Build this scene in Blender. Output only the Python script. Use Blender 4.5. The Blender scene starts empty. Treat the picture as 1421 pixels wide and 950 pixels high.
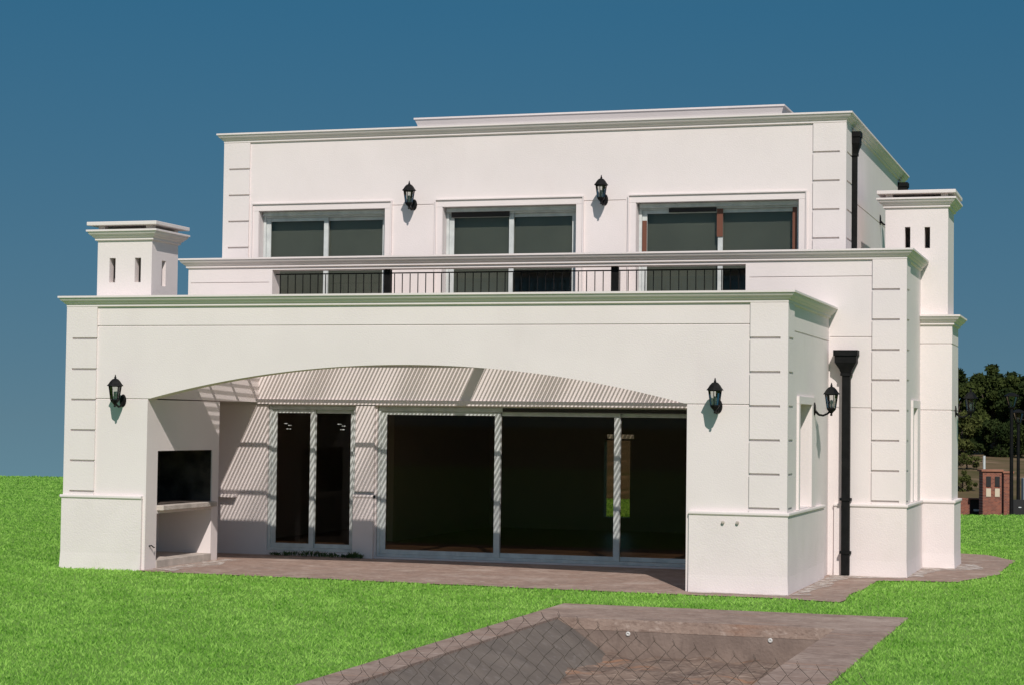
import bpy, bmesh, math, random
import numpy as np
from mathutils import Vector, Matrix
random.seed(7); rng = np.random.default_rng(11)
S = 0.9                      # plan units -> metres (applied once at the end)
sc = bpy.context.scene
C = sc.collection
R = math.radians

# ------------------------------------------------------------------ camera
CAM = Vector((15.453, -26.263, 2.279))
ax_r = Vector((0.95301126, 0.3026641, 0.01280555)); ax_u = Vector((2.7836e-4, -0.0431465, 0.99906872)); ax_f = Vector((-0.30293475, 0.95212017, 0.04120336))
cd = bpy.data.cameras.new('camera'); cam = bpy.data.objects.new('camera', cd); C.objects.link(cam)
m = Matrix((ax_r, ax_u, -ax_f)).transposed().to_4x4(); m.translation = CAM * S
cam.matrix_world = m
cd.sensor_width = 36; cd.lens = 36 * 2702.28 / 1421; cd.clip_start = .1; cd.clip_end = 6000
sc.camera = cam

# ------------------------------------------------------------------ sky, sun, exposure
SUN = Vector((.455, -1.0, .97)).normalized()
elev = math.asin(SUN.z); rot = math.atan2(SUN.x, SUN.y)
w = bpy.data.worlds.new('World'); sc.world = w; w.use_nodes = True
nt = w.node_tree; nt.nodes.clear()
out = nt.nodes.new('ShaderNodeOutputWorld'); bg = nt.nodes.new('ShaderNodeBackground'); sky = nt.nodes.new('ShaderNodeTexSky')
sky.sky_type = 'NISHITA'; sky.sun_disc = False; sky.sun_elevation = elev; sky.sun_rotation = rot
sky.air_density = 1.0; sky.dust_density = 0.2; sky.ozone_density = 3.0; sky.altitude = 200
tc = nt.nodes.new('ShaderNodeTexCoord'); va = nt.nodes.new('ShaderNodeVectorMath'); va.operation = 'ADD'; va.inputs[1].default_value = (0, 0, .24)
vn = nt.nodes.new('ShaderNodeVectorMath'); vn.operation = 'NORMALIZE'
nt.links.new(tc.outputs['Generated'], va.inputs[0]); nt.links.new(va.outputs[0], vn.inputs[0]); nt.links.new(vn.outputs[0], sky.inputs['Vector'])
tint = nt.nodes.new('ShaderNodeMix'); tint.data_type = 'RGBA'; tint.blend_type = 'MULTIPLY'; tint.inputs[0].default_value = 1.0
sx = nt.nodes.new('ShaderNodeSeparateXYZ'); nt.links.new(tc.outputs['Generated'], sx.inputs[0])
rp = nt.nodes.new('ShaderNodeValToRGB'); el = rp.color_ramp.elements     # clear-sky colour by height above the horizon
el[0].position = 0.0; el[0].color = (.42, .49, .40, 1); el[1].position = .62; el[1].color = (1.0, 1.0, .90, 1)
e_ = el.new(.21); e_.color = (.245, .577, .568, 1)
nt.links.new(sx.outputs['Z'], rp.inputs[0]); nt.links.new(rp.outputs[0], tint.inputs[7])
nt.links.new(sky.outputs[0], tint.inputs[6]); nt.links.new(tint.outputs[2], bg.inputs['Color'])
bg.inputs['Strength'].default_value = 0.11
nt.links.new(bg.outputs[0], out.inputs['Surface'])
sl = bpy.data.lights.new('sun', 'SUN'); sl.energy = 3.8; sl.angle = R(0.5); sl.color = (1, .935, .875)
so = bpy.data.objects.new('sun', sl); C.objects.link(so)
so.rotation_euler = SUN.to_track_quat('Z', 'Y').to_euler(); so.location = (30, -40, 40)
sc.view_settings.view_transform = 'Standard'; sc.view_settings.look = 'None'; sc.view_settings.gamma = 1
sc.view_settings.use_curve_mapping = False; sc.view_settings.exposure = 0.0
try:
    sc.cycles.max_bounces = 8; sc.cycles.transparent_max_bounces = 16
except Exception: pass

# ------------------------------------------------------------------ materials
def mat(name, base, rough=.8, var=None, scale=2.0, bump=0, bscale=40, metallic=0, spec=.5, detail=6, coords='Object', stretch=None, lo=.35, hi=.65):
    M = bpy.data.materials.new(name); M.use_nodes = True
    n = M.node_tree; b = n.nodes['Principled BSDF']
    b.inputs['Base Color'].default_value = (*base, 1); b.inputs['Roughness'].default_value = rough
    b.inputs['Metallic'].default_value = metallic; b.inputs['Specular IOR Level'].default_value = spec
    t = n.nodes.new('ShaderNodeTexCoord'); src = t.outputs[coords]
    if stretch:
        mp = n.nodes.new('ShaderNodeMapping'); mp.inputs['Scale'].default_value = stretch; n.links.new(src, mp.inputs[0]); src = mp.outputs[0]
    if var:
        z = n.nodes.new('ShaderNodeTexNoise'); z.inputs['Scale'].default_value = scale; z.inputs['Detail'].default_value = detail
        n.links.new(src, z.inputs['Vector'])
        r_ = n.nodes.new('ShaderNodeValToRGB'); e = r_.color_ramp.elements
        e[0].position = lo; e[1].position = hi; e[0].color = (*base, 1); e[1].color = (*var, 1)
        n.links.new(z.outputs['Fac'], r_.inputs[0]); n.links.new(r_.outputs[0], b.inputs['Base Color'])
    if bump:
        z2 = n.nodes.new('ShaderNodeTexNoise'); z2.inputs['Scale'].default_value = bscale; z2.inputs['Detail'].default_value = 5
        n.links.new(src, z2.inputs['Vector'])
        bp = n.nodes.new('ShaderNodeBump'); bp.inputs['Strength'].default_value = bump; bp.inputs['Distance'].default_value = .02
        n.links.new(z2.outputs['Fac'], bp.inputs['Height']); n.links.new(bp.outputs[0], b.inputs['Normal'])
    return M
def ramp_mix(M, col, scale, lo, hi, coords='Object', detail=5, stretch=None, amount=1.0):
    """lay a second noise-shaped stain of colour col over a material"""
    n = M.node_tree; b = n.nodes['Principled BSDF']; inp = b.inputs['Base Color']
    t = n.nodes.new('ShaderNodeTexCoord'); src = t.outputs[coords]
    if stretch:
        mp = n.nodes.new('ShaderNodeMapping'); mp.inputs['Scale'].default_value = stretch; n.links.new(src, mp.inputs[0]); src = mp.outputs[0]
    z = n.nodes.new('ShaderNodeTexNoise'); z.inputs['Scale'].default_value = scale; z.inputs['Detail'].default_value = detail
    n.links.new(src, z.inputs['Vector'])
    mr = n.nodes.new('ShaderNodeMapRange'); mr.inputs['From Min'].default_value = lo; mr.inputs['From Max'].default_value = hi; mr.inputs['To Max'].default_value = amount
    n.links.new(z.outputs['Fac'], mr.inputs['Value'])
    mx = n.nodes.new('ShaderNodeMix'); mx.data_type = 'RGBA'
    n.links.new(mr.outputs[0], mx.inputs[0]); mx.inputs[7].default_value = (*col, 1)
    if inp.links: n.links.new(inp.links[0].from_socket, mx.inputs[6])
    else: mx.inputs[6].default_value = inp.default_value
    n.links.new(mx.outputs[2], inp)
    return M

STUCCO = mat('white_stucco', (.775, .698, .680), .9, (.742, .668, .65), 1.3, .16, 55, spec=.25)
ramp_mix(STUCCO, (.68, .59, .575), 2.2, .60, .82, stretch=(1, 1, .35), amount=.35)
PLINTHM = mat('white_plinth_stucco', (.77, .69, .672), .9, (.73, .653, .637), 1.8, .2, 45, spec=.25)
ramp_mix(PLINTHM, (.66, .60, .55), 3.0, .58, .80, amount=.45)
CEMENT = mat('cement', (.56, .49, .44), .95, (.40, .35, .31), 5, .4, 60, spec=.2)
SOOT = mat('soot_brick', (.10, .080, .068), .95, (.025, .021, .019), 4, .4, 30, spec=.1)
BLACK = mat('black_metal', (.005, .005, .005), .6, (.009, .009, .009), 9, .1, 30, spec=.14)
ALU = mat('white_aluminium', (.62, .64, .62), .5, (.50, .52, .51), 7, .05, 30)
FILM = mat('brown_film', (.15, .052, .028), .55); FILMD_SHADE = mat('dark_brown_film_and_shade', (.018, .010, .008), .6)  # darker film on window headers; on the wide door it paints lintel shadow
WOOD = mat('dark_wood', (.16, .10, .065), .7, (.10, .06, .04), 6, .2, 30)
SLATM = mat('pale_slat', (.55, .50, .44), .75, (.45, .4, .35), 6)
ROOFM = mat('roof_membrane', (.33, .32, .31), .9, (.26, .25, .25), 2)
INNER = mat('interior_plaster', (.74, .71, .67), .9, (.70, .67, .63), 1)
FLOORM = mat('interior_floor', (.30, .20, .14), .35, (.24, .16, .11), 3)
BLIND = mat('grey_blind', (.25, .25, .235), .9, (.21, .21, .20), 1.2)
BRICK = bpy.data.materials.new('red_brick'); BRICK.use_nodes = True
def brick_nodes(M):
    n = M.node_tree; b = n.nodes['Principled BSDF']; t = n.nodes.new('ShaderNodeTexCoord'); k = n.nodes.new('ShaderNodeTexBrick')
    mp = n.nodes.new('ShaderNodeMapping'); mp.inputs['Rotation'].default_value = (R(90), 0, 0)
    n.links.new(t.outputs['Object'], mp.inputs[0]); n.links.new(mp.outputs[0], k.inputs['Vector'])
    k.inputs['Color1'].default_value = (.30, .095, .052, 1); k.inputs['Color2'].default_value = (.15, .045, .03, 1); k.inputs['Mortar'].default_value = (.26, .18, .14, 1)
    k.inputs['Scale'].default_value = 6.5; k.inputs['Mortar Size'].default_value = .02
    n.links.new(k.outputs['Color'], b.inputs['Base Color']); b.inputs['Roughness'].default_value = .9
brick_nodes(BRICK)
RIB = bpy.data.materials.new('translucent_rib'); RIB.use_nodes = True
def rib_nodes(M):
    n = M.node_tree; n.nodes.clear(); o = n.nodes.new('ShaderNodeOutputMaterial'); mx = n.nodes.new('ShaderNodeMixShader'); mx.inputs[0].default_value = .5
    t = n.nodes.new('ShaderNodeBsdfTransparent'); t.inputs['Color'].default_value = (.97, .95, .92, 1); d = n.nodes.new('ShaderNodeBsdfTranslucent'); d.inputs['Color'].default_value = (.7, .67, .63, 1)
    n.links.new(t.outputs[0], mx.inputs[1]); n.links.new(d.outputs[0], mx.inputs[2]); n.links.new(mx.outputs[0], o.inputs[0])
rib_nodes(RIB)
def glass(name, tintc, refl=1.0):
    M = bpy.data.materials.new(name); M.use_nodes = True; n = M.node_tree; n.nodes.clear()
    o = n.nodes.new('ShaderNodeOutputMaterial'); mx = n.nodes.new('ShaderNodeMixShader'); tr = n.nodes.new('ShaderNodeBsdfTransparent'); gl = n.nodes.new('ShaderNodeBsdfGlossy')
    fr = n.nodes.new('ShaderNodeFresnel'); fr.inputs['IOR'].default_value = 1.5
    mu = n.nodes.new('ShaderNodeMath'); mu.operation = 'MULTIPLY'; mu.inputs[1].default_value = refl
    tr.inputs['Color'].default_value = (*tintc, 1); gl.inputs['Roughness'].default_value = .015
    n.links.new(fr.outputs[0], mu.inputs[0]); n.links.new(mu.outputs[0], mx.inputs[0]); n.links.new(tr.outputs[0], mx.inputs[1]); n.links.new(gl.outputs[0], mx.inputs[2]); n.links.new(mx.outputs[0], o.inputs[0])
    return M
GLASS_D = glass('dark_tinted_glass', (.74, .70, .64), .2)
GLASS_U = glass('tinted_window_glass', (.84, .86, .82), .55)
GLASS_L = glass('lantern_glass', (.80, .82, .80), 1.2)

# ------------------------------------------------------------------ mesh helpers
class MB:
    def __init__(s): s.bm = bmesh.new()
    def box(s, x0, x1, y0, y1, z0, z1, M=None):
        vs = [s.bm.verts.new(Vector(p) if M is None else M @ Vector(p)) for p in ((x0,y0,z0),(x1,y0,z0),(x1,y1,z0),(x0,y1,z0),(x0,y0,z1),(x1,y0,z1),(x1,y1,z1),(x0,y1,z1))]
        for f in ((0,3,2,1),(4,5,6,7),(0,1,5,4),(1,2,6,5),(2,3,7,6),(3,0,4,7)): s.bm.faces.new([vs[i] for i in f])
        return s
    def prism(s, pts, axis, a, b):
        """closed outline (2-D, CCW) swept along axis from a to b; axis 'y': pts are (x,z); 'z': (x,y); 'x': (y,z)"""
        def P(p, t): return {'y': (p[0], t, p[1]), 'z': (p[0], p[1], t), 'x': (t, p[0], p[1])}[axis]
        A = [s.bm.verts.new(P(p, a)) for p in pts]; B = [s.bm.verts.new(P(p, b)) for p in pts]; n = len(pts)
        s.bm.faces.new(A); s.bm.faces.new(B[::-1])
        for i in range(n): s.bm.faces.new((A[i], B[i], B[(i+1) % n], A[(i+1) % n]))
        return s
    def lathe(s, prof, n=16, c=(0,0,0), phase=0, M=None):
        rings = []
        for r_, z in prof:
            ring = []
            for i in range(n):
                a = phase + 2*math.pi*i/n; p = Vector((c[0]+max(r_,1e-4)*math.cos(a), c[1]+max(r_,1e-4)*math.sin(a), c[2]+z))
                ring.append(s.bm.verts.new(p if M is None else M @ p))
            rings.append(ring)
        for A, B in zip(rings, rings[1:]):
            for i in range(n): s.bm.faces.new((A[i], A[(i+1) % n], B[(i+1) % n], B[i]))
        s.bm.faces.new(rings[0][::-1]); s.bm.faces.new(rings[-1])
        return s
    def tube(s, pts, r_, n=8):
        pts = [Vector(p) for p in pts]; rr = r_ if isinstance(r_, (list, tuple)) else [r_]*len(pts); prev = None; first = None
        for i, p in enumerate(pts):
            d = (pts[min(i+1, len(pts)-1)] - pts[max(i-1, 0)]).normalized()
            u = d.cross(Vector((0,0,1)) if abs(d.z) < .95 else Vector((1,0,0))).normalized(); v = d.cross(u)
            ring = [s.bm.verts.new(p + (u*math.cos(2*math.pi*k/n) + v*math.sin(2*math.pi*k/n))*rr[i]) for k in range(n)]
            if prev:
                for k in range(n): s.bm.faces.new((prev[k], prev[(k+1) % n], ring[(k+1) % n], ring[k]))
            else: first = ring
            prev = ring
        s.bm.faces.new(first[::-1]); s.bm.faces.new(prev)
        return s
    def build(s, name, material, parent=None, bevel=0, smooth=False):
        bmesh.ops.recalc_face_normals(s.bm, faces=s.bm.faces[:])
        if bevel: bmesh.ops.bevel(s.bm, geom=s.bm.edges[:], offset=bevel, segments=2, affect='EDGES', profile=.5, clamp_overlap=True)
        me = bpy.data.meshes.new(name); s.bm.to_mesh(me); s.bm.free()
        if smooth: me.polygons.foreach_set('use_smooth', [True]*len(me.polygons))
        me.materials.append(material)
        o = bpy.data.objects.new(name, me); C.objects.link(o)
        if parent: o.parent = parent
        return o
def carve(o, cuts):
    """cut boxes (or MB solids) out of o with exact booleans, then freeze the mesh"""
    tmp = []
    for i, c in enumerate(cuts):
        mb = c if isinstance(c, MB) else MB().box(*c)
        k = mb.build('tmp_cut', o.data.materials[0]); tmp.append(k)
        md = o.modifiers.new('b%d' % i, 'BOOLEAN'); md.operation = 'DIFFERENCE'; md.solver = 'EXACT'; md.object = k
    bpy.context.view_layer.update()
    dg = bpy.context.evaluated_depsgraph_get()
    me = bpy.data.meshes.new_from_object(o.evaluated_get(dg)); me.name = o.name
    o.modifiers.clear(); old = o.data; o.data = me; bpy.data.meshes.remove(old)
    for k in tmp:
        kd = k.data; bpy.data.objects.remove(k); bpy.data.meshes.remove(kd)
    return o
def empty(name, loc=(0,0,0), rz=0):
    o = bpy.data.objects.new(name, None); o.empty_display_size = .3; C.objects.link(o); o.location = loc; o.rotation_euler = (0,0,rz); return o
def tag(o, label=None, cat=None, group=None, kind=None):
    if label: o['label'] = label
    if cat: o['category'] = cat
    if group: o['group'] = group
    if kind: o['kind'] = kind
    return o
def cornice(name, path, zt, parent, mtl=None, prof=None, inner=-.12, closed=False):
    """mould a profile (out, z) along a plan path; outside is to the RIGHT of travel; mitred corners"""
    prof = prof or CORN
    pts = [Vector(p) for p in path]; n = len(pts); mb = MB(); rings = []
    def nrm(a, b): d = (b-a).normalized(); return Vector((d.y, -d.x))
    for i, p in enumerate(pts):
        if closed: a = nrm(pts[i-1], p); b = nrm(p, pts[(i+1) % n])
        else:
            a = nrm(pts[i-1], p) if i > 0 else None; b = nrm(p, pts[i+1]) if i < n-1 else None
            a = a or b; b = b or a
        mv = (a+b) / (1 + a.dot(b))
        full = [(inner, prof[-1][1])] + [] 
        ring = [mb.bm.verts.new((p.x + mv.x*o_, p.y + mv.y*o_, zt+z_)) for o_, z_ in prof + [(inner, prof[-1][1]), (inner, prof[0][1])]]
        rings.append(ring)
    k = len(rings[0])
    pairs = list(zip(rings, rings[1:])) + ([(rings[-1], rings[0])] if closed else [])
    for A, B in pairs:
        for i in range(k): mb.bm.faces.new((A[i], B[i], B[(i+1) % k], A[(i+1) % k]))
    if not closed: mb.bm.faces.new(rings[0]); mb.bm.faces.new(rings[-1][::-1])
    return mb.build(name, mtl or STUCCO, parent)
CORN = [(.136, 0), (.136, -.028), (.118, -.034), (.112, -.052), (.100, -.070), (.078, -.088), (.070, -.092), (.066, -.104), (.048, -.118), (.034, -.126), (.034, -.156), (.012, -.168), (.0, -.172)]
CAPP = [(.062, 0), (.066, -.012), (.066, -.034), (.056, -.048), (.030, -.056)]

def quoin(parent, x0, x1, y, zlist, zb, zt, side=None, bead='r'):
    """rusticated corner strip on a front wall: raised blocks with open joints, and a plain corner bead"""
    mb = MB(); zs = [zt] + [z for z in zlist if zb + .03 < z < zt - .05] + [zb]
    bx0, bx1 = (x0, x1 - .075) if bead == 'r' else (x0 + .075, x1)
    for a, b in zip(zs, zs[1:]):
        mb.box(bx0, bx1, y - .030, y + .02, b + (.015 if b != zb else 0), a - (.015 if a != zt else 0))
    if bead == 'r': mb.box(x1 - .075, x1 + .030, y - .030, y + .055, zb, zt)
    else: mb.box(x0 - .030, x0 + .075, y - .030, y + .055, zb, zt)
    if side:          # return along the side wall
        sx, sy0, sy1, sgn = side
        for a, b in zip(zs, zs[1:]):
            xa, xb = (sx - .02, sx + .030) if sgn > 0 else (sx - .030, sx + .02)
            mb.box(xa, xb, sy0 + .055, sy1, b + (.015 if b != zb else 0), a - (.015 if a != zt else 0))
    return mb.build('quoin', STUCCO, parent)

# ------------------------------------------------------------------ THE HOUSE
house = empty('house', (0, 0, 0)); HO = Vector((5.5, 3.9, 0))
tag(house, 'white stucco two-storey house with arched patio front, quoined corners and flat cornices', 'house')
def parts_fix():      # parts were modelled in world coordinates; keep them there under the empty
    house.location = HO
    for o in list(C.objects):
        if o.parent is house: o.matrix_parent_inverse = Matrix.Translation(-HO)
zA, zM, zU, zK, zp = 4.116, 5.017, 7.302, 4.128, 1.114
aR, mR, uL, uR, Ym, Yu, Yk, Yke, kR = 11.0, 12.157, .21, 11.093, 3.9, 4.85, 6.2, 7.37, 12.669
a1, a2, TH = 1.36, 9.635, .28
Q = .462
gA = [3.477 - Q*k for k in range(6)]; gM = [4.394 - Q*k for k in range(8)]; gU = [6.674 - Q*k for k in range(6)]
GV = .010
# arched front wall of the patio block
arc = []
cx, half, rise, zs = (a1+a2)/2, (a2-a1)/2, .525, 2.572
RR = (half*half + rise*rise)/(2*rise)
for i in range(49):
    x = a2 - (a2-a1)*i/48; arc.append((x, zs + rise - RR + math.sqrt(RR*RR - (x-cx)**2)))
outl = [(0, 0), (0, 3.96), (aR, 3.96), (aR, 0), (a2, 0)] + arc + [(a1, 0)]
fw = MB().prism(outl, 'y', 0, TH).build('wall', STUCCO, house)
carve(fw, [(.49, aR-.49, -.1, .012, 3.665-GV, 3.665+GV), (.49, a1+.2, -.1, .012, 2.572-GV, 2.572+GV), (a2-.2, aR-.49, -.1, .012, 2.572-GV, 2.572+GV)])
fw['label'] = 'arched front wall of the patio'
# side walls of the patio block
lw = MB().box(0, .25, TH, Ym, 0, 3.96).build('wall', STUCCO, house)
rw = MB().box(aR-.28, aR, TH, Ym, 0, 3.96).build('wall', STUCCO, house)
carve(rw, [(aR-.5, aR+.1, 1.02, 2.06, 1.13, 2.60), (aR-.012, aR+.1, .5, Ym+.1, 3.60-GV, 3.60+GV)])
# lining above the barbecue, running back to the house
li = MB().box(.253, a1, TH+.003, Ym-.003, 2.582, 3.58).build('wall', STUCCO, house)
li['label'] = 'high inner wall over the barbecue'
# barbecue block
bb = MB().box(.253, a1-.003, TH+.003, 2.44, 0, 2.565).build('barbecue', STUCCO, house)
carve(bb, [(.42, a1+.1, .36, 2.20, .965, 1.79), (.42, a1+.1, .36, 2.20, .13, .84)])
bb['label'] = 'built-in barbecue with sooty firebox'
fb = MB()
fb.box(.424, .444, .364, 2.196, .969, 1.786); fb.box(.446, a1-.02, .364, .374, .969, 1.786); fb.box(.446, a1-.02, 2.186, 2.196, .969, 1.786); fb.box(.446, a1-.02, .376, 2.184, 1.776, 1.786)
fb.box(.446, a1-.02, .376, 2.184, .969, .979)
fb.build('firebox', SOOT, bb)
MB().box(.446, a1+.11, .362, 2.19, .885, .966).build('hearth_slab', CEMENT, bb, bevel=.012)
MB().box(.426, a1+.012, .362, 2.198, .0, .133).build('hearth_base', CEMENT, bb, bevel=.008)
MB().tube([(a1-.01, .13, .36), (a1+.035, .15, .37), (a1+.05, .20, .335), (a1+.03, .26, .34)], [.012, .010, .008, .005], 6).build('cable_stub', BLACK, house)
# little ledge in the recess behind the barbecue
MB().box(.26, 1.0, Ym-.16, Ym-.003, .965, 1.015).build('ledge', STUCCO, house, bevel=.006)
# plinths
def plinth(path, bottom=0, parent=house, e=.045):
    pr = [(e, zp-.058), (e+.004, bottom+.25), (e+.014, bottom), ]
    o = cornice('plinth', path, 0, parent, PLINTHM, [(e, zp-.05), (e, .25), (e+.012, 0)], inner=-.02)
    cornice('cap', path, zp, o, STUCCO, CAPP, inner=-.02)
    return o
plinth([(0, Ym), (0, 0), (a1-.047, 0)])
plinth([(a2+.047, 0), (aR, 0), (aR, 3.2)])
# middle block: balcony front and ground-floor wall
mw = MB().box(0, mR, Ym, Ym+.30, 0, 4.86).build('wall', STUCCO, house)
carve(mw, [(1.575, 9.69, Ym-.2, Ym+.6, 3.98, 4.81), (1.55, 3.15, Ym-.2, Ym+.6, .09, 2.53), (3.53, 9.75, Ym-.2, Ym+.6, .04, 2.53),
           (.05, 1.575-.06, Ym-.1, Ym+.012, 4.6-GV, 4.6+GV), (9.75, mR-.49, Ym-.1, Ym+.012, 4.6-GV, 4.6+GV),
           (aR+.02, mR-.49, Ym-.1, Ym+.012, 3.665-GV, 3.665+GV), (aR+.02, mR-.49, Ym-.1, Ym+.012, 2.58-GV, 2.58+GV)])
mw['label'] = 'middle wall with the doors and open balcony parapet'
ms = MB().box(mR-.25, mR, Ym+.30, Yk+.1, 0, 4.86).build('wall', STUCCO, house)
carve(ms, [(mR-.12, mR+.1, 4.95, 5.50, 1.13, 2.60)] )
MB().box(0, .25, Ym+.30, 13.1, 0, 4.86).build('wall', STUCCO, house)
bw = MB().box(.25, mR-.25, 12.85, 13.1, 0, 4.0).build('wall', INNER, house)
carve(bw, [(5.04, 5.60, 12.5, 13.5, .36, 1.95)])
MB().box(5.03, 5.61, 12.96, 12.97, .35, 1.96).build('pane', GLASS_D, bw)
MB().box(mR-.25, mR, Yke+.1, 13.1, 0, 3.9).build('wall', STUCCO, house)
plinth([(aR+.10, Ym), (mR, Ym), (mR, Yk-.065)])
cornice('cornice', [(0, Ym), (aR, Ym-0), (mR, Ym), (mR, Yk+.02)] if False else [(0, 6.5), (0, Ym), (mR, Ym), (mR, Yk)], zM, house, inner=-.26)
cornice('cornice', [(0, Ym), (0, 0), (aR, 0), (aR, Ym)], zA, house, inner=-.24)
# back right block carrying the chimney
kb = MB().box(mR-.25, kR, Yk, Yke, 0, zK-.01).build('wall', STUCCO, house)
carve(kb, [(mR+.0, kR+.1, Yk-.1, Yk+.012, 3.66-GV, 3.66+GV), (kR-.012, kR+.1, Yk-.1, Yke+.1, 3.66-GV, 3.66+GV), (mR, kR+.1, Yk-.1, Yk+.012, 2.58-GV, 2.58+GV), (kR-.012, kR+.1, Yk-.1, Yke+.1, 2.58-GV, 2.58+GV)])
plinth([(mR+.003, Yk), (kR, Yk), (kR, Yke), (mR, Yke)])
cornice('cornice', [(mR+.003, Yk), (kR, Yk), (kR, Yke), (mR, Yke)], zK, house, inner=-.3)
# quoins
quoin(house, 0, .49, 0, gA, zp, 3.955, side=(0, 0, .49, -1), bead='l')
quoin(house, aR-.49, aR, 0, gA, zp, 3.955, side=(aR, 0, .49, 1), bead='r')
quoin(house, mR-.49, mR, Ym, gM, zp, 4.855, side=(mR, Ym, Ym+.49, 1), bead='r')
quoin(house, uL, uL+.47, Yu, gU, 4.0, 7.14, side=(uL, Yu, Yu+.45, -1), bead='l')
quoin(house, uR-.50, uR, Yu, gU, 4.0, 7.14, side=(uR, Yu, Yu+.62, 1), bead='r')
# upper storey
WIN = [(.87, 3.235), (4.29, 6.648), (7.677, 10.363)]
ZT = 5.925
uw = MB().box(uL, uR, Yu, Yu+.30, 4.02, 7.15).build('wall', STUCCO, house)
gs = [(uL+.49, .70), (3.36, 4.12), (6.78, 7.50), (10.5, uR-.52)]
carve(uw, [(a, b, Yu-.2, Yu+.6, 4.03, ZT) for a, b in WIN] + [(a, b, Yu-.1, Yu+.012, 5.975-GV, 5.975+GV) for a, b in gs[1:3]])
uw['label'] = 'upper front wall with three windows'
us = MB().box(uR-.25, uR, Yu+.30, 12.85, 4.02, 7.15).build('wall', STUCCO, house)
carve(us, [(uR-.012, uR+.1, Yu+.66, 13.2, 5.99-GV, 5.99+GV)])
MB().box(uL, uL+.25, Yu+.30, 12.85, 4.02, 7.15).build('wall', STUCCO, house)
MB().box(uL, uR, 12.85, 13.1, 4.02, 7.15).build('wall', STUCCO, house)
MB().box(uL+.25, uR-.25, 8.6, 8.7, 4.03, 7.0).build('partition', INNER, house)
for px in (3.75, 7.15): MB().box(px-.05, px+.05, Yu+.31, 8.59, 4.03, 7.0).build('partition', INNER, house)
cornice('cornice', [(uL, 13.1), (uL, Yu), (uR, Yu), (uR, 13.1)], zU, house, inner=-.24)
# roofs and floors
rf = MB(); rf.box(uL+.245, uR-.245, Yu+.29, 12.86, 7.0, 7.16); rf.build('roof', ROOFM, house)
MB().box(.24, mR-.24, Ym+.29, 13.0, 3.86, 4.0).build('terrace_slab', ROOFM, house)
MB().box(.24, mR-.24, Ym+.29, 12.9, -.02, .085).build('floor', FLOORM, house)
tk = MB().box(3.31, 9.73, 6.47, 10.0, 7.15, 7.57).build('roof_parapet', STUCCO, house)
cornice('cornice', [(3.31, 10.0), (3.31, 6.47), (9.73, 6.47), (9.73, 10.0)], 7.72, tk, inner=-.24, prof=[(.136, 0), (.136, -.03), (.115, -.045), (.085, -.12), (.065, -.20), (.0, -.215)])
MB().box(3.4, 9.6, 6.6, 9.9, 7.56, 7.62).build('roof', ROOFM, tk)

# window surrounds
def surround(parent, x0, x1, zt, zb, y, wl=.115):
    mb = MB(); mb.box(x0-wl, x0-.004, y-.020, y+.02, zb, zt); mb.box(x1+.004, x1+wl, y-.020, y+.02, zb, zt); mb.box(x0-wl, x1+wl, y-.020, y+.02, zt+.003, zt+wl)
    o = 0.014
    mb.box(x0-wl-.02, x0-wl-.001, y-.048, y+.02, zb, zt+wl); mb.box(x1+wl+.001, x1+wl+.02, y-.048, y+.02, zb, zt+wl); mb.box(x0-wl-.02, x1+wl+.02, y-.048, y+.02, zt+wl+.001, zt+wl+.021)
    return mb.build('surround', STUCCO, parent)
def sliding(name, x0, x1, z0, z1, y, leaves, glassm, fw_=.085, top=.15, depth=.09, backglass=0):
    """frame and sliding leaves; each leaf with its own pane"""
    f = MB(); f.box(x0, x0+.05, y-.02, y+depth, z0, z1); f.box(x1-.05, x1, y-.02, y+depth, z0, z1); f.box(x0+.05, x1-.05, y-.018, y+depth, z1-top+.06, z1); f.box(x0+.05, x1-.05, y-.018, y+depth, z0, z0+.05)
    fr = f.build(name, ALU, house, bevel=.004)
    n = len(leaves)
    for i, (a, b, off) in enumerate(leaves):
        yy = y + .01 + off; l = MB()
        zt2, zb2 = z1-top+.06-.002, z0+.052
        l.box(a, a+fw_, yy, yy+.035, zb2, zt2); l.box(b-fw_, b, yy, yy+.035, zb2, zt2); l.box(a+fw_, b-fw_, yy+.002, yy+.033, zt2-.06, zt2); l.box(a+fw_, b-fw_, yy+.002, yy+.033, zb2, zb2+.07)
        lf = l.build('leaf', ALU, fr, bevel=.003)
        pn = MB().box(a+fw_-.01, b-fw_+.01, yy+.014, yy+.020, zb2+.06, zt2-.05)
        pn.build('pane', glassm, fr)
    return fr
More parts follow.
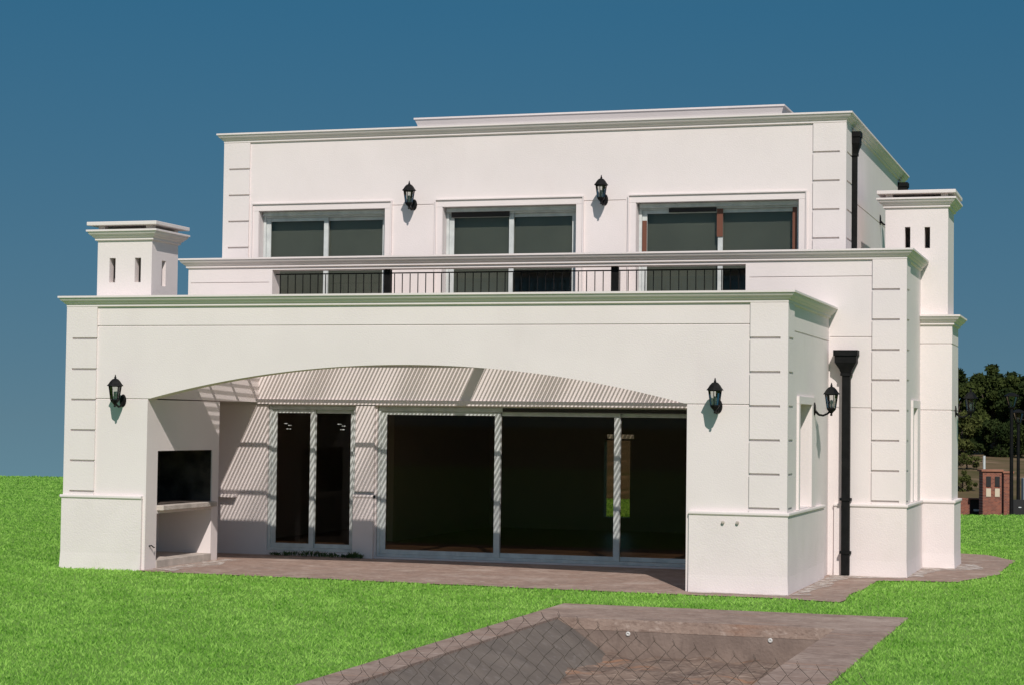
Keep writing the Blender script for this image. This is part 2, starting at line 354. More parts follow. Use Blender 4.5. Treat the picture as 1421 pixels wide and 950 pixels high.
for i, (a, b) in enumerate(WIN):
    sr = surround(house, a, b, ZT, 4.03, Yu)
    mid = (a+b)/2 + (0.0, -.02, .02)[i]
    wn = sliding('window', a+.004, b-.004, 4.035, ZT-.004, Yu+.19, [(a+.055, mid+.045, 0.0), (mid-.045, b-.055, .045)], GLASS_U, .082, .16)
    if i == 2:
        MB().box(mid-.05, mid+.05, Yu+.182, Yu+.197, 5.36, ZT-.10).build('brown_film', FILM, wn)
        MB().box(a+.06, a+.135, Yu+.182, Yu+.197, 5.10, ZT-.28).build('brown_film', FILM, wn)
        MB().box(b-.13, b-.06, Yu+.182, Yu+.197, 4.95, ZT-.10).build('brown_film', FILM, wn)
        MB().box(mid-.85, mid-.055, Yu+.150, Yu+.168, ZT-.155, ZT-.085).build('brown_film', FILMD_SHADE, wn)
    if i == 1:
        MB().box(a+.10, mid-.02, Yu+.150, Yu+.168, ZT-.165, ZT-.07).build('brown_film', FILMD_SHADE, wn)
    # pale roller blind hanging inside, a little above the balcony rail
    for bx0, bx1, bz in (((a+.06, b-.06, 4.08),), ((a+.06, mid-.02, 4.08), (mid+.02, b-.06, 4.86)), ((a+.06, mid-.02, 4.30), (mid+.02, b-.06, 4.84)))[i]:
        MB().box(bx0, bx1, Yu+.315, Yu+.319, bz, ZT-.02).build('roller_blind', BLIND, wn)
    # header strip of the roller shutter
    MB().box(a+.02, b-.02, Yu+.11, Yu+.165, ZT-.075, ZT-.006).build('shutter_box', ALU, wn, bevel=.006)
# galeria doors
d1 = sliding('sliding_door', 1.556, 3.144, .094, 2.526, Ym+.05, [(1.60, 2.385, 0), (2.30, 3.10, .045)], GLASS_D, .088, .12)
d1['label'] = 'narrow two-leaf glass door'
for i_, x in enumerate((1.86, 2.82)):
    for q_, (dx_, dz_, l_) in enumerate(((-.05, .0, .07), (.03, -.03, .06), (.0, -.09, .08))): MB().box(x+dx_, x+dx_+l_, Ym+.068-.004+.045*i_, Ym+.070-.004+.045*i_, 2.22+dz_, 2.232+dz_).build('tape_mark', ALU, d1)
d2 = sliding('sliding_door', 3.536, 9.744, .044, 2.526, Ym+.05, [(3.575, 5.66, 0), (5.56, 7.66, .045), (7.56, 9.70, .09)], GLASS_D, .10, .13)
d2['label'] = 'wide three-leaf glass door'
MB().box(5.53, 5.55, Ym+.02, Ym+.055, 1.02, 1.22).build('handle', BLACK, d2)
MB().box(5.70, 9.63, Ym+.03, Ym+.044, 2.46, 2.522).build('brown_film', FILMD_SHADE, d2)  # brown strip, its near-black colour paints in the deep shadow under the lintel
MB().box(a1+.004, 10.70, Ym-.07, Ym-.002, 2.552, 2.635).build('lintel', STUCCO, house)
MB().box(7.42, 7.86, Ym+.20, Ym+.23, 2.05, 2.12).build('latch_bar', ALU, d2, bevel=.008)
pl = MB().box(3.16, 3.50, Ym-.05, Ym+.02, zp, 2.54); pl.build('pier', STUCCO, house)
cornice('plinth', [(3.15, Ym+.0), (3.51, Ym)], 0, house, PLINTHM, [(.09, zp-.05), (.09, .1), (.09, 0)], inner=-.02)
cornice('cap', [(3.15, Ym), (3.51, Ym)], zp-.06, house, STUCCO, [(.10, 0), (.105, -.02), (.09, -.05)], inner=-.02)
MB().box(.26, 1.54, Ym-.02, Ym+.02, 0, 2.54).build('pier', STUCCO, house)
# curtain-dark back partition keeps the ground-floor room deep and dim
for (x, w2) in ((2.5, .12), (8.3, .12)): MB().box(x-w2/2, x+w2/2, 7.2, 12.8, .09, 3.84).build('partition', INNER, house)
# side window trims
def trim_side(x, y0, y1, z0, z1, wd=.11, parent=house):
    mb = MB(); mb.box(x-.02, x+.035, y0-wd, y0-.004, z0, z1); mb.box(x-.02, x+.035, y1+.004, y1+wd*3.6, z0, z1); mb.box(x-.02, x+.035, y0-wd, y1+wd*3.6, z1+.003, z1+wd)
    return mb.build('surround', STUCCO, parent)
trim_side(aR, 1.02, 2.06, zp+.005, 2.60); trim_side(mR, 4.95, 5.50, zp+.005, 2.60, .12)
# balcony railing
rl = MB(); yr = Ym+.15
rl.box(1.57, 9.70, yr-.012, yr+.012, 4.735, 4.755); rl.box(1.57, 9.70, yr-.012, yr+.012, 4.09, 4.11)
rail = rl.build('railing', BLACK, house)
bal = None
for k in range(58):
    x = 1.66 + .1385*k
    if bal is None:
        bal = MB().box(-.0065, .0065, -.0065, .0065, 0, .62).build('baluster', BLACK, rail); o = bal
    else:
        o = bal.copy(); C.objects.link(o); o.parent = rail
    o.location = (x, yr, 4.112)
for x in (3.62, 7.535): MB().box(x-.055, x+.055, yr-.05, yr+.05, 3.98, 4.80).build('railing_post', BLACK, rail)
# pergola roof of the patio
perg = MB().box(.27, 10.70, TH+.01, TH+.07, 3.30, 3.38).build('pergola_roof', WOOD, house)
perg['label'] = 'ribbed translucent roof over the patio'
MB().box(a1+.01, 10.70, Ym-.05, Ym-.01, 3.22, 3.29).build('ledger', WOOD, perg)
for y, hh in ((.78, .022), (1.54, .022), (2.40, .022), (3.17, .034)): MB().box(a1+.01, 10.70, y-hh, y+hh, 3.345-y*.03, 3.385-y*.03).build('purlin', WOOD, perg)
for x in (5.45, 9.9): MB().box(x-.07, x+.07, TH+.10, Ym-.10, 3.43, 3.50).build('rafter', WOOD, perg)
slm = MB(); x = a1+.03; M_ = Matrix.Translation((0, 0, 3.40)) @ Matrix.Rotation(R(-1.7), 4, 'X')
while x < 10.68:
    wv = .017 + .004*math.sin(x*3.1) + .003*math.sin(x*7.7)
    slm.box(x-wv, x+wv, TH+.08, Ym-.02, 0, .010, M_); x += .067
slm.build('ribs', RIB, perg)
# chimneys
def chimney(x0, x1, y0, y1, zb, zc2, slots_f, slot_s=None):
    ztc = zc2 + .165
    b = MB().box(x0, x1, y0, y1, zb, ztc-.02).build('chimney', STUCCO, house)
    cuts = [(x0+.13, x1-.13, y0+.13, y1-.13, zb+.02, ztc+.2)] + [(a, b_, y0-.1, y0+.3, c, d) for a, b_, c, d in slots_f]
    if slot_s: cuts.append((x1-.3, x1+.1, *slot_s))
    carve(b, cuts)
    cornice('cornice', [(x0, y0), (x1, y0), (x1, y1), (x0, y1)], ztc, b, closed=True, inner=-.125)
    for a, c in ((x0+.06, y0+.06), (x1-.06, y0+.06), (x1-.06, y1-.06), (x0+.06, y1-.06)): MB().box(a-.055, a+.055, c-.055, c+.055, ztc-.002, ztc+.066).build('support', STUCCO, b)
    o_ = .13
    MB().box(x0-o_, x1+o_, y0-o_, y1+o_, ztc+.064, ztc+.12).build('cap', STUCCO, b, bevel=.006)
    return b
c1 = chimney(.304, 1.233, .275, 1.125, 4.0, 4.985, [(.51, .615, 4.345, 4.72), (.945, 1.05, 4.345, 4.72)], (.60, .73, 4.31, 4.70))
c1['label'] = 'left chimney with slots above the barbecue'
c2 = chimney(11.577, 12.595, 6.23, 7.31, 4.0, 5.897, [(11.895, 11.985, 5.24, 5.585), (12.215, 12.305, 5.23, 5.58)])
c2['label'] = 'tall right chimney'
# downpipes
def downpipe(x, y, zt, zb, face, label, k=1.0):
    """hopper head and square pipe; face 'y' = on a front wall, 'x' = on a right-hand side wall"""
    def bx(mb, u0, u1, d0, d1, z0, z1):
        if face == 'y': mb.box(x+u0*k, x+u1*k, y-d1*k, y-d0*k, z0, z1)
        else: mb.box(x+d0*k, x+d1*k, y+u0*k, y+u1*k, z0, z1)
    p = MB(); bx(p, -.062, .062, .03, .15, zb, zt-.33); o = p.build('downpipe', BLACK, house, bevel=.012); o['label'] = label
    h = MB(); bx(h, -.185, .185, .004, .24, zt-.085, zt); bx(h, -.165, .165, .006, .22, zt-.19, zt-.087)
    rings = []
    for (wd, d, z) in ((.165, .22, zt-.19), (.10, .18, zt-.29), (.072, .16, zt-.36)):
        pts = [(-wd, .008), (wd, .008), (wd, d), (-wd, d)]
        rings.append([h.bm.verts.new((x+a*k, y-b*k, z) if face == 'y' else (x+b*k, y+a*k, z)) for a, b in pts])
    for A, B in zip(rings, rings[1:]):
        for i in range(4): h.bm.faces.new((A[i], A[(i+1) % 4], B[(i+1) % 4], B[i]))
    h.bm.faces.new(rings[-1])
    h.build('hopper', BLACK, o)
    for z in ([zt-.37, 1.18, .37] if face == 'y' else [zt-.37]):
        j = MB(); bx(j, -.085, .085, .012, .168, z-.02, z+.02); j.build('bracket', BLACK, o)
    return o
downpipe(11.285, Ym, 3.46, .02, 'y', 'black downpipe with hopper on the middle wall')
downpipe(uR, 5.56, 7.08, 4.02, 'x', 'black downpipe under the upper cornice', .72)
downpipe(uR, 12.4, 7.08, 4.02, 'x', 'far black downpipe at the back of the upper wall', .8)
# two small anchor plugs on the right pier
for x in (10.16, 10.36): MB().lathe([(.022, 0), (.022, .03), (.012, .034)], 10, M=Matrix.Translation((x, -.049, .97)) @ Matrix.Rotation(R(90), 4, 'X')).build('anchor_plug', CEMENT, house)

# ------------------------------------------------------------------ wall lanterns
def lantern(loc, rz, label):
    """outdoor wall lantern, local +X points away from the wall"""
    root = empty('wall_lantern', loc, rz); tag(root, label, 'wall lantern', 'black wall lanterns on the house')
    d = .25
    MB().lathe([(.0, 0), (.055, 0), (.052, .014), (.03, .022)], 18, M=Matrix.Translation((0, 0, 0)) @ Matrix.Rotation(R(90), 4, 'Y') @ Matrix.Diagonal((1.75, 1, 1, 1))).build('wall_plate', BLACK, root)
    MB().tube([(.015, 0, -.03), (.07, 0, -.085), (.13, 0, -.095), (.19, 0, -.07), (d-.02, 0, -.035), (d, 0, .0)], [.020, .017, .015, .015, .017, .02], 8).build('arm', BLACK, root, smooth=True)
    b = MB(); b.lathe([(.012, -.10), (.020, -.085), (.012, -.07), (.03, -.045), (.055, -.02), (.068, .0), (.068, .016)], 6, (d, 0, 0)); base = b.build('base', BLACK, root)
    cg = MB()
    for i in range(6):
        a = 2*math.pi*i/6; cg.tube([(d+.064*math.cos(a), .064*math.sin(a), .014), (d+.092*math.cos(a), .092*math.sin(a), .212)], .0062, 5)
    cg.lathe([(.096, .204), (.100, .204), (.100, .222), (.096, .222)], 6, (d, 0, 0))
    cg.build('cage', BLACK, root)
    g = MB(); lo = [(d+.060*math.cos(2*math.pi*i/6), .060*math.sin(2*math.pi*i/6), .017) for i in range(6)]; hi = [(d+.088*math.cos(2*math.pi*i/6), .088*math.sin(2*math.pi*i/6), .205) for i in range(6)]
    L = [g.bm.verts.new(p) for p in lo]; H = [g.bm.verts.new(p) for p in hi]
    for i in range(6): g.bm.faces.new((L[i], L[(i+1) % 6], H[(i+1) % 6], H[i]))
    g.build('glass', GLASS_L, root)
    MB().lathe([(.016, .016), (.016, .07), (.022, .085), (.022, .12), (.008, .135)], 10, (d, 0, 0)).build('lamp_holder', ALU, root)
    MB().lathe([(.122, .214), (.118, .224), (.100, .245), (.074, .285), (.045, .315), (.022, .325), (.016, .33)], 6, (d, 0, 0)).build('roof', BLACK, root)
    MB().lathe([(.012, .328), (.020, .340), (.012, .352), (.009, .372), (.0, .39)], 8, (d, 0, 0)).build('finial', BLACK, root)
    return root
l0 = lantern((.945, 0, 2.545), R(-90), 'black wall lantern on the left pier beside the barbecue arch')
def dup(o, loc, rz, label):
    c = o.copy(); C.objects.link(c); c.location = loc; c.rotation_euler = (0, 0, rz); c['label'] = label
    for ch in list(o.children):
        k = ch.copy(); C.objects.link(k); k.parent = c
    return c
dup(l0, (10.075, 0, 2.545), R(-90), 'black wall lantern on the right pier of the front arch')
dup(l0, (3.765, Yu, 5.975), R(-90), 'upstairs black wall lantern between the left and middle windows')
dup(l0, (7.14, Yu, 5.985), R(-90), 'upstairs black wall lantern between the middle and right windows')
dup(l0, (aR+.035, 2.25, 2.545), 0, 'black wall lantern on the side of the front block near the downpipe')
dup(l0, (uR, 9.45, 6.05), 0, 'upstairs black wall lantern on the side wall, half hidden behind the tall chimney')
dup(l0, (kR, 6.83, 2.57), 0, 'black wall lantern on the far right wall in front of the dark trees')

# ------------------------------------------------------------------ ground
PX0, PX1, PY1, PY0 = 8.61, 12.91, -2.45, -13.6        # pool outer edge
IX0, IX1, IY1, IY0 = 9.02, 12.28, -4.15, -13.1        # basin
patio_out = [(1.30, -.17), (5.5, -.36), (9.74, -.56), (11.1, -.54), (11.84, -.75), (11.85, 3.07), (12.29, 3.28), (13.0, 3.37), (13.5, 5.3), (13.53, 8.7), (12.97, 10.0), (12.5, 10.2), (12.2, 9.0), (12.2, 4.2), (10.8, 4.2), (10.8, .5), (1.3, .5)]
def rough_edge(poly, keep_from, step=.35, amp=.035):
    out_ = []
    for i, p in enumerate(poly):
        q = poly[(i+1) % len(poly)]; out_.append(p)
        if i >= keep_from: continue
        d = math.hypot(q[0]-p[0], q[1]-p[1]); n = int(d/step)
        for k in range(1, n):
            t = k/n; out_.append((p[0]+(q[0]-p[0])*t + random.uniform(-amp, amp), p[1]+(q[1]-p[1])*t + random.uniform(-amp, amp)))
    return out_
patio_out = rough_edge(patio_out, 12)
lawn_out = [(-60, -60), (70, -60), (70, 55), (25, 35), (12.73, 27.63), (11.24, 26.67), (5, 30), (-23.7, 39.77), (-25.8, 39.03), (-60, 26)]
LAWN = mat('lawn_soil', (.15, .28, .055), 1.0, (.19, .34, .07), 1.1, .6, 60, spec=.05)
def grassmat():
    M = bpy.data.materials.new('grass_blades'); M.use_nodes = True; n = M.node_tree; n.nodes.clear()
    o = n.nodes.new('ShaderNodeOutputMaterial'); d = n.nodes.new('ShaderNodeBsdfDiffuse'); t = n.nodes.new('ShaderNodeBsdfTranslucent'); mx = n.nodes.new('ShaderNodeMixShader'); mx.inputs[0].default_value = .45
    at = n.nodes.new('ShaderNodeAttribute'); at.attribute_name = 'tone'
    g = n.nodes.new('ShaderNodeNewGeometry'); z = n.nodes.new('ShaderNodeTexNoise'); z.inputs['Scale'].default_value = 1.3; z.inputs['Detail'].default_value = 6; z.inputs['Roughness'].default_value = .62
    n.links.new(g.outputs['Position'], z.inputs['Vector'])
    ad = n.nodes.new('ShaderNodeMath'); ad.operation = 'MULTIPLY_ADD'; ad.inputs[1].default_value = 1.5; n.links.new(z.outputs['Fac'], ad.inputs[0])
    sb = n.nodes.new('ShaderNodeMath'); sb.operation = 'MULTIPLY_ADD'; sb.inputs[1].default_value = .5; sb.inputs[2].default_value = -.47
    n.links.new(at.outputs['Fac'], sb.inputs[0]); n.links.new(sb.outputs[0], ad.inputs[2])
    r_ = n.nodes.new('ShaderNodeValToRGB'); e = r_.color_ramp.elements
    e[0].position = .25; e[0].color = (.22, .47, .065, 1); e[1].position = .85; e[1].color = (.44, .72, .16, 1)
    n.links.new(ad.outputs[0], r_.inputs[0]); n.links.new(r_.outputs[0], d.inputs[0]); n.links.new(r_.outputs[0], t.inputs[0])
    n.links.new(d.outputs[0], mx.inputs[1]); n.links.new(t.outputs[0], mx.inputs[2]); n.links.new(mx.outputs[0], o.inputs[0])
    return M
GRASS = grassmat()
def fill(name, outer, hole, z, material, skirt=0):
    bm = bmesh.new(); es = []
    for lp in [outer] + ([hole] if hole else []):
        vs = [bm.verts.new((x, y, z)) for x, y in lp]
        es += [bm.edges.new((vs[i], vs[(i+1) % len(vs)])) for i in range(len(vs))]
    bmesh.ops.triangle_fill(bm, use_beauty=True, use_dissolve=False, edges=es)
    for f in bm.faces:
        if f.normal.z < 0: f.normal_flip()
    if skirt:
        b = [e for e in bm.edges if e.is_boundary]
        r_ = bmesh.ops.extrude_edge_only(bm, edges=b)
        for v in r_['geom']:
            if isinstance(v, bmesh.types.BMVert): v.co.z -= skirt
    me = bpy.data.meshes.new(name); bm.to_mesh(me); bm.free(); me.materials.append(material)
    o = bpy.data.objects.new(name, me); C.objects.link(o); return o
pool_out = [(PX0, PY0), (PX1, PY0), (PX1, PY1), (PX0, PY1)]
lawn = fill('lawn', lawn_out, pool_out, 0, LAWN, skirt=.55); tag(lawn, kind='structure')
PAVE = mat('pinkish_paving', (.37, .265, .215), .95, (.27, .19, .155), 3.4, .5, 35, spec=.15, lo=.3, hi=.7)
ramp_mix(PAVE, (.50, .40, .345), 1.6, .52, .74, amount=.7)
ramp_mix(PAVE, (.36, .20, .15), 5.0, .55, .75, stretch=(.4, 1.5, 1), amount=.45)
ramp_mix(PAVE, (.22, .15, .12), 7.0, .60, .80, amount=.6)
ramp_mix(PAVE, (.17, .115, .09), 24, .53, .66, stretch=(.5, 1.3, 1), amount=.5)
ramp_mix(PAVE, (.56, .47, .41), 18, .56, .68, stretch=(.5, 1.3, 1), amount=.5)
pt = fill('patio', patio_out, None, .012, PAVE); tag(pt, kind='structure')
pf = MB().box(.26, 10.72, .29, Ym-.002, -.02, .016).build('patio', PAVE); tag(pf, kind='structure')
# pale plaster dust lying at the foot of the walls
def dustmat():
    M = bpy.data.materials.new('plaster_dust'); M.use_nodes = True; n = M.node_tree; b = n.nodes['Principled BSDF']; b.inputs['Base Color'].default_value = (.60, .53, .48, 1); b.inputs['Roughness'].default_value = 1; b.inputs['Specular IOR Level'].default_value = .1
    t = n.nodes.new('ShaderNodeTexCoord'); z = n.nodes.new('ShaderNodeTexNoise'); z.inputs['Scale'].default_value = 7; z.inputs['Detail'].default_value = 8; z.inputs['Roughness'].default_value = .7
    n.links.new(t.outputs['Object'], z.inputs['Vector']); mr = n.nodes.new('ShaderNodeMapRange'); mr.inputs['From Min'].default_value = .40; mr.inputs['From Max'].default_value = .62; n.links.new(z.outputs['Fac'], mr.inputs['Value'])
    n.links.new(mr.outputs[0], b.inputs['Alpha']); return M
DUST = dustmat()
for strip in ([(9.75, -.06), (9.75, -.25), (10.4, -.2), (11.05, -.3), (11.05, -.06)], [(11.06, -.1), (11.35, .1), (11.25, .9), (11.4, 1.7), (11.3, 2.6), (11.4, 3.3), (11.9, 3.5), (12.2, 3.6), (12.2, 3.85), (11.06, 3.85)],
              [(12.22, 3.9), (12.45, 4.1), (12.4, 4.9), (12.55, 5.6), (12.9, 5.75), (13.15, 6.1), (13.1, 6.9), (12.95, 7.3), (12.72, 7.3), (12.72, 6.14), (12.22, 6.14)], [(1.42, -.02), (1.9, -.05), (1.75, .6), (1.95, 1.4), (1.7, 2.2), (1.75, 2.6), (1.42, 2.6)]):
    d_ = fill('plaster_dust', rough_edge(strip, 20, .2, .05), None, .0185, DUST); tag(d_, kind='structure')
# terrain: falls away behind the lawn on the left, a dry bank on the right
def hterr(x, y):
    a = np.arctan2(x-15.45, y+26.26); r_ = np.hypot(x-15.45, y+26.26)
    t = np.clip((a+.46)/.26, 0, 1); t = t*t*(3-2*t)
    left = -.7 - .062*np.clip(r_-45, 0, None)
    s = np.clip((r_-76)/24, 0, 1); s = s*s*(3-2*s)
    right = -.62 + 1.38*s + .004*np.clip(r_-100, 0, None)
    rough = .10*np.sin(x*.61+y*.37)*np.sin(x*.23-y*.51)*np.clip((r_-60)/20, 0, 1)
    return left*(1-t) + right*t + rough*t
DRY = mat('dry_bank', (.15, .105, .06), 1, (.085, .075, .032), .35, .5, 6, spec=.05)
ramp_mix(DRY, (.22, .15, .095), .5, .54, .66)
rad = np.concatenate([[0], np.geomspace(8, 1400, 90)]); th = np.linspace(-math.pi, math.pi, 241)
RR_, TT = np.meshgrid(rad, th, indexing='ij'); X = 15.45 + RR_*np.sin(TT); Y = -26.26 + RR_*np.cos(TT); Z = hterr(X, Y); Z = np.where(np.abs(TT) > 1.3, -.7, Z)
V = np.stack([X, Y, Z], -1).reshape(-1, 3); nt_ = len(th); idx = np.arange(len(V)).reshape(len(rad), nt_)
F = np.stack([idx[:-1, :-1], idx[1:, :-1], idx[1:, 1:], idx[:-1, 1:]], -1).reshape(-1, 4)
me = bpy.data.meshes.new('hills'); me.from_pydata(V.tolist(), [], F.tolist()); me.materials.append(DRY); me.update()
tr = bpy.data.objects.new('hills', me); C.objects.link(tr); tag(tr, kind='structure')
bm = bmesh.new(); bm.from_mesh(me); bmesh.ops.recalc_face_normals(bm, faces=bm.faces[:]); bm.to_mesh(me); bm.free()

# ------------------------------------------------------------------ empty swimming pool
COPE = mat('pool_coping_paving', (.36, .265, .215), .95, (.25, .18, .145), 3.2, .5, 30, spec=.15, lo=.3, hi=.7)
ramp_mix(COPE, (.46, .36, .30), 1.4, .52, .72, stretch=(.35, 1, 1), amount=.7)
ramp_mix(COPE, (.12, .085, .07), 9, .60, .74, stretch=(.35, 1.6, 1), amount=.6)
ramp_mix(COPE, (.46, .26, .17), 3.5, .62, .78, stretch=(.3, 1.6, 1), amount=.45)
ramp_mix(COPE, (.17, .115, .09), 26, .52, .66, stretch=(.5, 1.4, 1), amount=.55)
ramp_mix(COPE, (.52, .42, .36), 19, .56, .68, stretch=(.5, 1.4, 1), amount=.5)
ramp_mix(COPE, (.42, .21, .12), 3.0, .60, .70, stretch=(.22, 2.2, 1), amount=.35)
PLAS = mat('grey_pool_plaster', (.175, .145, .122), .95, (.132, .110, .094), 2.6, .4, 30, spec=.15)
BWALL = mat('brown_render', (.27, .205, .17), .95, (.20, .15, .125), 3.0, .4, 30, spec=.15)
PSOIL = mat('pool_debris_soil', (.27, .195, .15), 1, (.17, .12, .095), 3.0, .7, 14, spec=.1)
ramp_mix(PSOIL, (.40, .20, .11), 2.5, .56, .68, stretch=(.25, 1.6, 1), amount=.75)
ramp_mix(PSOIL, (.06, .042, .035), 6, .62, .72, stretch=(.4, 1.4, 1), amount=.8)
ramp_mix(PSOIL, (.40, .31, .25), 16, .55, .66, stretch=(.4, 1.4, 1), amount=.55)
ramp_mix(PSOIL, (.05, .035, .03), 21, .57, .66, stretch=(.4, 1.4, 1), amount=.6)
ramp_mix(PLAS, (.22, .19, .17), 14, .55, .68, amount=.5)
ramp_mix(BWALL, (.16, .12, .10), 12, .55, .68, stretch=(1, 1, .4), amount=.5)
pool = empty('swimming_pool', ((PX0+PX1)/2, (PY0+PY1)/2, 0)); tag(pool, 'empty unfinished swimming pool with brown paved rim sunk in the lawn', 'swimming pool')
cp = MB()
cp.box(PX0, PX1, IY1, PY1, -.12, .012); cp.box(PX0, PX1, PY0, IY0, -.12, .012); cp.box(PX0, IX0, IY0, IY1, -.12, .012); cp.box(IX1, PX1, IY0, IY1, -.12, .012)
cpo = cp.build('coping', COPE, pool)
pb = MB(); D_ = -.40
def quad(mb, *ps): mb.bm.faces.new([mb.bm.verts.new(p) for p in ps])
bs = MB()
bs.box(IX0-.2, IX1+.2, IY1, IY1+.15, -1.0, -.123); bs.box(IX0-.2, IX1+.2, IY0-.15, IY0, -1.0, -.123); bs.box(IX0-.15, IX0, IY0, IY1, -1.0, -.123); bs.box(IX1, IX1+.15, IY0, IY1, -1.0, -.123)
bs.build('basin_wall', BWALL, pool)
# grey sloping bank along the left side
n1 = 40; g = MB(); top = []; bot = []; end = []
for i in range(n1+1):
    y = IY1 - .004 + (IY0-IY1+.01)*i/n1; wob = .05*math.sin(i*1.7) + .04*math.sin(i*.6)
    top.append(g.bm.verts.new((IX0+.004, y, -.012))); end.append(g.bm.verts.new((IX0+.22+.3*wob, y, -.13+.2*wob))); bot.append(g.bm.verts.new((IX0+.66+wob+.012*i, y, D_-.03)))
for i in range(n1):
    g.bm.faces.new((top[i], end[i], end[i+1], top[i+1])); g.bm.faces.new((end[i], bot[i], bot[i+1], end[i+1]))
g.build('cement_bank', PLAS, pool, smooth=True)
# uneven soil floor
gx, gy = 34, 70; fl = MB(); grid = [[None]*(gy+1) for _ in range(gx+1)]
for i in range(gx+1):
    for j in range(gy+1):
        x = IX0+.003+(IX1-IX0-.006)*i/gx; y = IY0+.003+(IY1-IY0-.006)*j/gy
        z = D_ + .028*math.sin(x*5.1+y*2.2)*math.sin(y*3.3-x) + .02*math.sin(x*11+y*7) + .05*max(0, math.sin(y*1.9+.4*math.sin(x*2)))**6 + random.uniform(-.012, .012)
        grid[i][j] = fl.bm.verts.new((x, y, z))
for i in range(gx):
    for j in range(gy): fl.bm.faces.new((grid[i][j], grid[i+1][j], grid[i+1][j+1], grid[i][j+1]))
fl.build('floor', PSOIL, pool, smooth=True)
WHITE = mat('white_plastic', (.60, .59, .56), .5)
for x in (9.88, 11.545):
    f1 = MB().lathe([(.027, 0), (.027, .010), (.020, .015), (.011, .015), (.011, .005), (.0, .005)], 16, M=Matrix.Translation((x, IY1, -.15)) @ Matrix.Rotation(R(90), 4, 'X')).build('inlet_fitting', WHITE, pool)
pool_pieces = [o for o in C.objects if o.parent is pool]
for o in pool_pieces: o.matrix_parent_inverse = Matrix.Translation(-pool.location)

# ------------------------------------------------------------------ grass blades
def inpoly(px, py, poly):
    r_ = np.zeros(len(px), bool); n = len(poly)
    for i in range(n):
        x0, y0 = poly[i]; x1, y1 = poly[(i+1) % n]
        c = ((y0 > py) != (y1 > py)) & (px < (x1-x0)*(py-y0)/((y1-y0) if y1 != y0 else 1e-9) + x0); r_ ^= c
    return r_
NB = 800000
u = rng.random(NB); r0, r1 = 13.5, 82.0
rr = (r0**.45 + u*(r1**.45-r0**.45))**(1/.45); aa = -.308 + rng.uniform(-.42, .48, NB)
bx_ = 15.45 + rr*np.sin(aa); by_ = -26.26 + rr*np.cos(aa)
keep = inpoly(bx_, by_, lawn_out) & ~inpoly(bx_, by_, patio_out) & ~((bx_ > PX0-.0) & (bx_ < PX1) & (by_ < PY1) & (by_ > PY0)) & ~((bx_ > -.07) & (bx_ < aR+.06) & (by_ > -.07) & (by_ < 13.2)) & ~((bx_ > 0) & (bx_ < mR+.03) & (by_ > 3.8) & (by_ < 13.2)) & ~((bx_ > 0) & (bx_ < kR+.06) & (by_ > 6.1) & (by_ < 7.45))
bx_, by_, rr = bx_[keep], by_[keep], rr[keep]; nb = len(bx_)
clump = .5 + .5*np.sin(bx_*2.3+np.sin(by_*1.7)*2)*np.sin(by_*2.9+np.sin(bx_*1.1)*2)
h = (.016 + .014*rng.random(nb) + .008*clump) * (1 + .006*(rr-15)); wd = (.0030 + .0034*rng.random(nb)) * (rr/16)**.8
tuft = (np.sin(bx_*3.7+1.3*np.sin(by_*2.1))*np.sin(by_*4.3+1.7*np.sin(bx_*1.9)) > .72) & (rng.random(nb) < .35)
h = np.where(tuft, h*1.55, h)
az = rng.uniform(0, 2*math.pi, nb); lean = rng.uniform(.4, 1.7, nb)*h; la = rng.uniform(0, 2*math.pi, nb)
dx, dy = np.cos(az)*wd, np.sin(az)*wd
lx, ly = np.cos(la)*lean, np.sin(la)*lean
v = np.empty((nb, 5, 3)); zb = np.zeros(nb)-.004
v[:, 0] = np.stack([bx_-dx, by_-dy, zb], -1); v[:, 1] = np.stack([bx_+dx, by_+dy, zb], -1)
v[:, 2] = np.stack([bx_+dx*.8+lx*.35, by_+dy*.8+ly*.35, h*.6], -1); v[:, 3] = np.stack([bx_-dx*.8+lx*.35, by_-dy*.8+ly*.35, h*.6], -1)
v[:, 4] = np.stack([bx_+lx, by_+ly, h], -1)
me = bpy.data.meshes.new('grass'); base = np.arange(nb)*5
me.vertices.add(nb*5); me.vertices.foreach_set('co', v.reshape(-1).astype(np.float32))
lp = np.stack([base, base+1, base+2, base+3, base+3, base+2, base+4], -1).reshape(-1).astype(np.int32)
me.loops.add(nb*7); me.loops.foreach_set('vertex_index', lp)
ls = np.stack([np.arange(nb)*7, np.arange(nb)*7+4], -1).reshape(-1).astype(np.int32)
me.polygons.add(nb*2); me.polygons.foreach_set('loop_start', ls)
me.update(calc_edges=True)
at = me.attributes.new('tone', 'FLOAT', 'POINT'); at.data.foreach_set('value', np.repeat(np.clip(rng.random(nb) + .55*tuft, 0, 1.5), 5).astype(np.float32))
me.materials.append(GRASS); go = bpy.data.objects.new('grass', me); C.objects.link(go)
tag(go, 'short bright green grass of the lawn', 'grass', kind='stuff')

